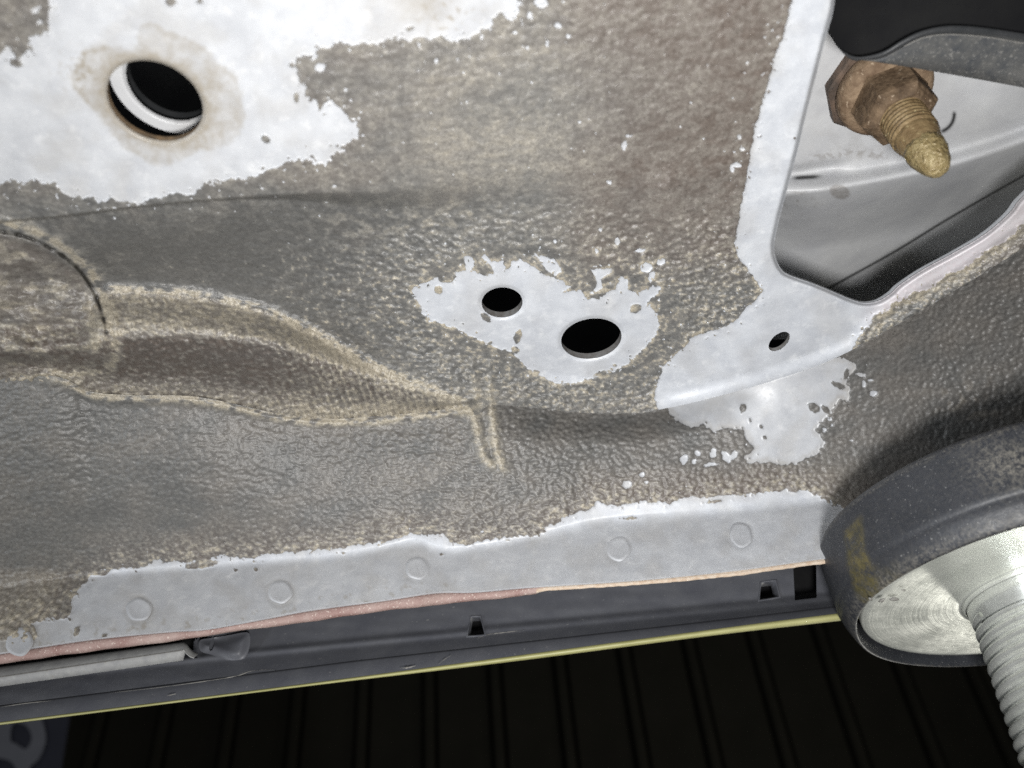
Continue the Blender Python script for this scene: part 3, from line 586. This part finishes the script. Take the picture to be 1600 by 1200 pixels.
# ---- inside the opening: inner rail, threaded stud with nut, black arm
T_ = curve([(1100, 292), (1225, 278), (1330, 263), (1450, 241), (1520, 222), (1600, 195), (1800, 120)])
GAP = [(1180, 520), (1250, 475), (1330, 431), (1400, 392), (1470, 349), (1540, 308), (1600, 274), (1800, 160)]
fG = curve(GAP)
WV = [(1270, 20), (1295, 50), (1308, 70), (1324, 83), (1345, 88), (1380, 80), (1410, 62), (1440, 48), (1480, 40), (1530, 42), (1600, 52), (1700, 68), (1820, 90)]
fW = curve(WV)
def rail_surf(X, Y):
    h = .0345-.0085*ss(0, 30, Y-T_(X))+.012*ss(1290, 1190, X)*ss(0, 60, Y-T_(X))+.012*ss(-6, 6, Y-fG(X))*0
    dd = ((X-1250)*260+(Y-420)*370)/452.; h += .017*ss(-60, 170, dd)+.018*ss(10, 120, Y-T_(X))
    h += .0008*ss(-3, 3, Y-fG(X))+.003*lip(Y-T_(X)+6, 9)*ss(1345, 1290, X)
    h += .010*ss(1500, 1700, X)*ss(60, -80, Y-T_(X)-60)*0
    P = onz(X, Y, ZF+h)
    ring = np.abs(np.hypot(X-1462, Y-178)-29); ang = np.arctan2(Y-178, X-1462)
    slot = lip(ring, 3.2)*ss(-.25, .05, ang)*ss(1.45, 1.1, ang)
    pit = np.clip(lip(np.abs(Y-fG(X)), 1.8)+slot+1.2*lip(np.abs(Y-(277-.06*(X-1262))), 3.2)*ss(1232, 1250, X)*ss(1290, 1268, X)+.0, 0, 1)
    stain = .8*ss(2, -2, ell(X, Y, 1312, 300, 16, 11, 15))+.6*ss(0, .5, fbm(X/10, Y/10, 3, 70)+.2)*lip(Y-(238+.5*np.abs(X-1330)*.25), 7)*ss(1250, 1275, X)*ss(1400, 1370, X)
    stain += .35*lip(np.hypot(X-1365, Y-170), 85)*ss(-.3, .5, fbm(X/25, Y/25, 3, 71))+.5*ss(.3, .7, fbm(X/9, Y/9, 2, 72))*lip(np.hypot((X-1245)/1.5, Y-315), 25)
    return P, dict(pit=pit, stain=np.clip(stain, 0, 1))
rail = sheet('inner_rail', (1180, 1740, 20, 530), 1.6, lambda X, Y: np.minimum(Y-fW(X)-2, 540-Y), rail_surf, M_RAIL, car)
# stud: axis from its seat on the rail down to the waxed tip
sb = pz(1368, 124, ZF+.0350); stp = pz(1469, 267, ZF-.0110)
ax = stp-sb; SL = np.linalg.norm(ax); ax = ax/SL
R1 = .0058
prof = [(R1, 0), (R1, .44*SL)]
z = .45*SL
while z < .66*SL:
    prof += [(R1*1.02, z), (R1*1.02, z+.0004), (R1*.91, z+.0008), (R1*.91, z+.0010)]; z += .00145
prof += [(R1*.97, z+.0005), (R1*.92, .70*SL), (R1*.83, .76*SL), (R1*.80, .83*SL)]
stud = lathe('threaded_stud', prof, sb, ax, M_STUD, car, 48)
tp = [(R1*r, f*SL) for f, r in ((.76, .66), (.785, .82), (.81, .86), (.84, .82), (.89, .72), (.94, .59), (.975, .48), (.990, .40), (.998, .28), (1.0, .02))]
tip = lathe('stud_tip', tp, sb, ax, M_TIP, stud, 40)
for v in tip.data.vertices:
    q = np.array(v.co)*1000; k_ = float(pn(np.array([q[0]*1.1+q[2]]), np.array([q[1]*1.1-q[2]*.7]), 3)[0]); p_ = np.array(v.co)-sb; v.co = Vector(np.array(v.co)+(p_-ax*np.dot(p_, ax))*.12*k_)
M_NUT = simple('brown_rusted_nut', (.06, .038, .022), .75, 0, (.19, .13, .08), 260, .0005, 800, .3, (700, .63, (.36, .28, .2)))
M_SEAT = simple('dark_rusted_plate', (.045, .038, .033), .7, 0, (.16, .11, .08), 160, .0003, 900, .3)
nut = lathe('nut', [(.0050, .455*SL), (.0070, .46*SL), (.0086, .44*SL), (.0097, .415*SL), (.0100, .39*SL), (.0100, .25*SL), (.0108, .20*SL)], sb, ax, M_NUT, stud, 6, smooth=False)
nut.data.transform(Matrix.Translation(Vector(sb)) @ Matrix.Rotation(.35, 4, Vector(ax)) @ Matrix.Translation(-Vector(sb)))
lathe('washer', [(.006, .235*SL), (.0112, .225*SL), (.0124, .20*SL), (.0129, .17*SL), (.0129, .12*SL), (.0118, .09*SL)], sb, ax, M_RUST, stud, 40)
lathe('seat_plate', [(.006, .105*SL), (.0143, .10*SL), (.0149, .09*SL), (.0149, -.06*SL)], sb, ax, M_SEAT, stud, 8, smooth=False)
# black pressed arm crossing the top of the opening
xs = np.linspace(1338, 1800, 60)
fB2 = curve([(1300, 96), (1338, 93), (1375, 91), (1405, 76), (1440, 59), (1480, 53), (1540, 57), (1600, 67), (1700, 84), (1820, 106)])
fL = curve([(1300, 84), (1340, 93), (1370, 97), (1450, 110), (1600, 137), (1820, 178)])
za = ZF+.0065
lo_ = np.maximum(fL(xs), fB2(xs)+.4)
rows = [onz(xs, lo_-3, za+.0035), onz(xs, lo_, za), onz(xs, lo_*.5+fB2(xs)*.5, za-.0003), onz(xs, fB2(xs)+1, za)]
arm = ruled('suspension_arm', rows, M_ARM, car)
wv = spline(WV, 6); wv = wv[np.argsort(wv[:, 0])]
xv = np.linspace(1412, 1720, 60); ruled('edge_glint', [onz(xv, fB2(xv)+.2, za-.0005), onz(xv, fB2(xv)+1.5+.8*pn(xv/12, xv*0, 3), za-.0006)], M_DIRT_GLINT, arm)  # pale line painting a highlight along the top of the arm face
xw = np.linspace(1272, 1800, 90); low = np.where(xw < 1338, fW(xw)+8*ss(1290, 1338, xw), fB2(xw)+1.5)
ruled('arm_edge', [onz(xw, low, za+.0002), onz(xw, low*.6+fW(xw)*.4, za-.0006), onz(xw, fW(xw)+1, za-.0002), onz(xw, fW(xw), za+.0012), onz(xw, fW(xw), za+.0055)], M_ARMEDGE, arm)
ruled('arm_shade_sheet', [onz(xw, fW(xw), za+.0040), onz(xw, fW(xw)-40, za+.0060), onz(xw, fW(xw)*0-220, za+.0100)], M_DARK, arm)  # near-black sheet painting the shaded depth inside the arm
# added dark box above the panels, keeps world light out of the holes
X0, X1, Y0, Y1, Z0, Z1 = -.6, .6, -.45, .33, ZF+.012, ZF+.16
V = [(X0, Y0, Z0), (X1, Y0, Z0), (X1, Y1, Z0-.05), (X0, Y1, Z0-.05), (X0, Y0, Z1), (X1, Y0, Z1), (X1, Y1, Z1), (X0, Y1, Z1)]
mesh('cavity_light_block', V, [(4, 5, 6, 7), (0, 1, 5, 4), (1, 2, 6, 5), (2, 3, 7, 6), (3, 0, 4, 7)], M_DARK, car, False)

# ------------------------------------------------------------------ lift pad
pc = pz(1644, 923, .085); pn_ = np.array([.03, .0, 1.]); pn_ /= np.linalg.norm(pn_)
pad = thing('lift_pad', 'round black rubber lift pad with a zinc plate and thick threaded screw under the sill', 'lift pad', pc)
ORG = pc
prof = [(.002, .0252), (.030, .0252), (.0560, .0252), (.0580, .0249), (.0592, .0240), (.0601, .0225)]
prof += [(.0603, .0225-.0170*i/14) for i in range(1, 15)] + [(.0600, .0050), (.0597, .0045), (.0599, .0038), (.0592, .0018), (.0583, -.0004), (.0575, -.0020), (.0568, -.0024), (.0563, -.0014), (.0562, .0060)]
n_ = pn_; uu = np.cross(n_, [0, 1, 0]); uu /= np.linalg.norm(uu); vv = np.cross(n_, uu); tt = np.linspace(0, 2*np.pi, 420, endpoint=False)
rows = []
for r, hh in prof:
    rr = r+(.00035*np.sin(3*tt+hh*90)+.00025*np.sin(7*tt+1))*(r > .055)
    rows.append(pc+n_*(hh+.0004*np.sin(2*tt+.7))[:, None]+rr[:, None]*(np.cos(tt)[:, None]*uu+np.sin(tt)[:, None]*vv))
rub = ruled('rubber_ring', rows, M_RUB, pad, True, True, 0, ORG)
Pv = np.concatenate(rows); w_ = Pv@FW; qx = 800+FPX*(Pv@RT)/w_; qy = 600-FPX*(Pv@UP)/w_
front = (Pv-pc)@np.array([.3, 1, 0]) < .03
st_ = ss(-5, 5, pdist(qx[None], qy[None], [(1319, 832), (1346, 806), (1350, 850), (1364, 890), (1380, 925), (1372, 940), (1346, 942), (1336, 925), (1325, 885)], True)[0])*front
st_ = np.maximum(st_, .35*lip(np.hypot(qx-1392, (qy-905)), 26)*front)
du_ = .35*(np.concatenate([np.full(420, i_) for i_ in range(len(prof))]) == 5)+(.75*lip(np.hypot(qx-1575, (qy-725)*1.6), 55)+.8*lip(np.hypot((qx-1400), (qy-928)*1.6), 30)+.06)*front+.30*(np.concatenate([np.full(420, hh) for r, hh in prof]) < .0008)*(np.concatenate([np.full(420, r) for r, hh in prof]) > .0563)  # dust, plus a painted highlight line around the top rim
for k_, v_ in (('streak', st_), ('dust_and_light', du_)):
    a = rub.data.attributes.new(k_, 'FLOAT', 'POINT'); a.data.foreach_set('value', np.ascontiguousarray(v_, np.float32))
rr = np.linspace(.0245, .0530, 22)
lathe('steel_plate', [(.0242, -.0012), (.0250, -.0002)]+[(r, 0.) for r in rr]+[(.0538, .0004), (.0541, .0012), (.0541, .007)], pc, pn_, M_PLATE, pad, 160, ORG)
RS = .0236; sn_ = np.array([.115, .0, 1.]); sn_ /= np.linalg.norm(sn_)
lathe('screw_neck', [(.0262, .0003), (.0250, -.0003), (.0242, -.0010), (.0237, -.0022), (RS+.0001, -.0045), (RS, -.0060), (RS-.0010, -.0078), (RS-.0018, -.010)], pc, sn_, M_SCREW, pad, 120, ORG)
rows = []; PT = .0034; NS = 96; t = np.linspace(0, 2*np.pi, NS+1)
shp = [(0.00, 1.), (.10, .985), (.20, .90), (.30, .66), (.38, .36), (.46, .10), (.54, .0), (.62, .06), (.70, .30), (.78, .62), (.88, .90), (.95, .985)]
for turn in range(19):
    for f, k_ in shp:
        r_ = RS-.0015*(1-k_); a_ = .0050+(turn+f)*PT+t/(2*np.pi)*PT
        rows.append(pc-sn_*a_[:, None]+r_*(np.cos(t)[:, None]*uu-np.sin(t)[:, None]*vv))
screw = ruled('screw', rows, M_SCREW, pad, False, True, 0, ORG)
# scraps of torn rubber at the rim of the plate
for (x_, y_, s_, a_) in ((1397, 936, 7, .2), (1360, 936, 5, 1.), (1378, 938, 6, 2.), (1412, 922, 4, .5)):
    c_ = pz(x_, y_, .0832); vs = []; rs2 = random.Random(int(x_))
    bm = bmesh.new(); bmesh.ops.create_icosphere(bm, subdivisions=2, radius=1)
    V = []
    for v in bm.verts:
        k_ = .7+.6*rs2.random(); p = Vector((v.co.x*1.5, v.co.y*.7, v.co.z*.5))*k_*s_*.00013; p.rotate(Matrix.Rotation(a_, 3, 'Z')); V.append(c_+np.array(p))
    Fc = [[v.index for v in f.verts] for f in bm.faces]; bm.free()
    mesh('rubber_scrap', V, Fc, M_DIRT_GLINT, pad, True, ORG)
# the arm of the lift that carries the screw
ca = pc-sn_*.050
lift = thing('car_lift', 'pale yellowish cast lift collar around the screw below the pad', 'car lift', ca)
M_CAST = simple('worn_yellowish_cast_paint', (.36, .33, .22), .6, 0, (.22, .20, .15), 300, .0003, 900, .3)
lathe('collar', [(.0245, .004), (.0245, .0), (.031, -.0004), (.0345, -.002), (.0352, -.006), (.0352, -.05)], ca, pn_, M_CAST, lift, 10, ca, False)

# ------------------------------------------------------------------ far background
M_WALL = simple('dark_brown_sheet_wall', (.024, .0225, .0175), .8, 0, (.034, .031, .024), 3, spec=0.)
M_RIB = simple('darker_wall_rib', (.004, .004, .0038), .8, spec=0.)
YW = 3.0
wall = thing('corrugated_wall', 'dark ribbed metal wall far behind the lower edge of the car', 'wall', (0, YW, -EYE[2]))
def boxmesh(name, x0, x1, y0, y1, z0, z1, bev, mat, parent):
    prof = [(x0, y1), (x0, y0+bev), (x0+bev, y0), (x1-bev, y0), (x1, y0+bev), (x1, y1)]
    V = [(a, b, z) for z in (z0, z1) for a, b in prof]; n = len(prof)
    me = bpy.data.meshes.new(name); me.from_pydata(V, [], [(i, (i+1) % n, n+(i+1) % n, n+i) for i in range(n)]+[tuple(range(n))[::-1], tuple(range(n, 2*n))]); me.update()
    return link(name, me, mat, parent)
p0 = boxmesh('wall_panel', 0, .194, .03, .06, 0, 4.2, .004, M_WALL, wall); r0 = boxmesh('wall_rib', .206, .243, .01, .06, 0, 4.2, .008, M_WALL, wall)
for i in range(-14, 15):
    for src in (p0, r0):
        o = src if i == -14 else src.copy()
        if i != -14: COL.objects.link(o); o.parent = wall
        o.location.x = i*.255+.11
boxmesh('wall_backing', -3.6, 3.9, .061, .08, 0, 4.2, .001, M_RIB, wall)
fl = bpy.data.meshes.new('floor'); fl.from_pydata([(-6, -4, -.002), (6, -4, -.002), (6, YW, -.002), (-6, YW, -.002)], [], [(0, 1, 2, 3)])
fo = bpy.data.objects.new('ground', fl); COL.objects.link(fo); fo['kind'] = 'structure'
fl.materials.append(simple('grey_workshop_floor', (.30, .30, .29), .5, 0, (.36, .36, .35), 4))
# banner with a big pale letter hanging in front of the wall
M_BAN = simple('navy_banner_cloth', (.020, .021, .034), .7, 0, (.025, .026, .04), 20); M_LET = simple('pale_grey_letter_print', (.15, .15, .17), .7, 0, (.17, .17, .19), 20)
YB = 1.6
bc = py_(0, 1160, YB)
ban = thing('banner', 'dark navy banner with a rounded pale grey letter below the skirt', 'banner', bc)
q = np.array([(-420, 1010), (118, 1060), (104, 1140), (88, 1240), (62, 1420), (-420, 1400)], float); f_ = ony(q[:, 0], q[:, 1], YB+.004); bk = f_+[0, .006, 0]; n = len(q)
mesh('cloth', np.vstack([f_, bk]), [tuple(range(n)), tuple(range(n, 2*n))[::-1]]+[(i, n+i, n+(i+1) % n, (i+1) % n) for i in range(n)], M_BAN, ban, False, bc)
cu = bpy.data.curves.new('letter', 'CURVE'); cu.dimensions = '2D'; cu.fill_mode = 'BOTH'; cu.extrude = .0015
OUT = spline([(-110, 1092), (40, 1106), (62, 1118), (70, 1138), (72, 1156), (68, 1172), (60, 1187), (47, 1200), (53, 1214), (57, 1236), (50, 1262), (25, 1285), (-120, 1285)], 5, True)
C1 = spline([(20, 1132), (36, 1131), (46, 1140), (50, 1154), (45, 1167), (38, 1170), (25, 1162), (17, 1157)], 4, True)
C2 = spline([(6, 1186), (20, 1193), (28, 1212), (20, 1238), (-12, 1238), (-8, 1190)], 4, True)
for L in (OUT, C1, C2):
    s_ = cu.splines.new('POLY'); s_.points.add(len(L)-1); s_.use_cyclic_u = True
    w3 = ony(L[:, 0], L[:, 1], YB)-bc
    for i, p in enumerate(w3): s_.points[i].co = (p[0], p[2], 0, 1)
tmp = bpy.data.objects.new('letter_outline', cu); lme = bpy.data.meshes.new_from_object(tmp); bpy.data.objects.remove(tmp)
lo2 = bpy.data.objects.new('letter', lme); COL.objects.link(lo2); lme.materials.clear(); lme.materials.append(M_LET); lo2.parent = ban; lo2.rotation_euler = (math.radians(90), 0, 0)
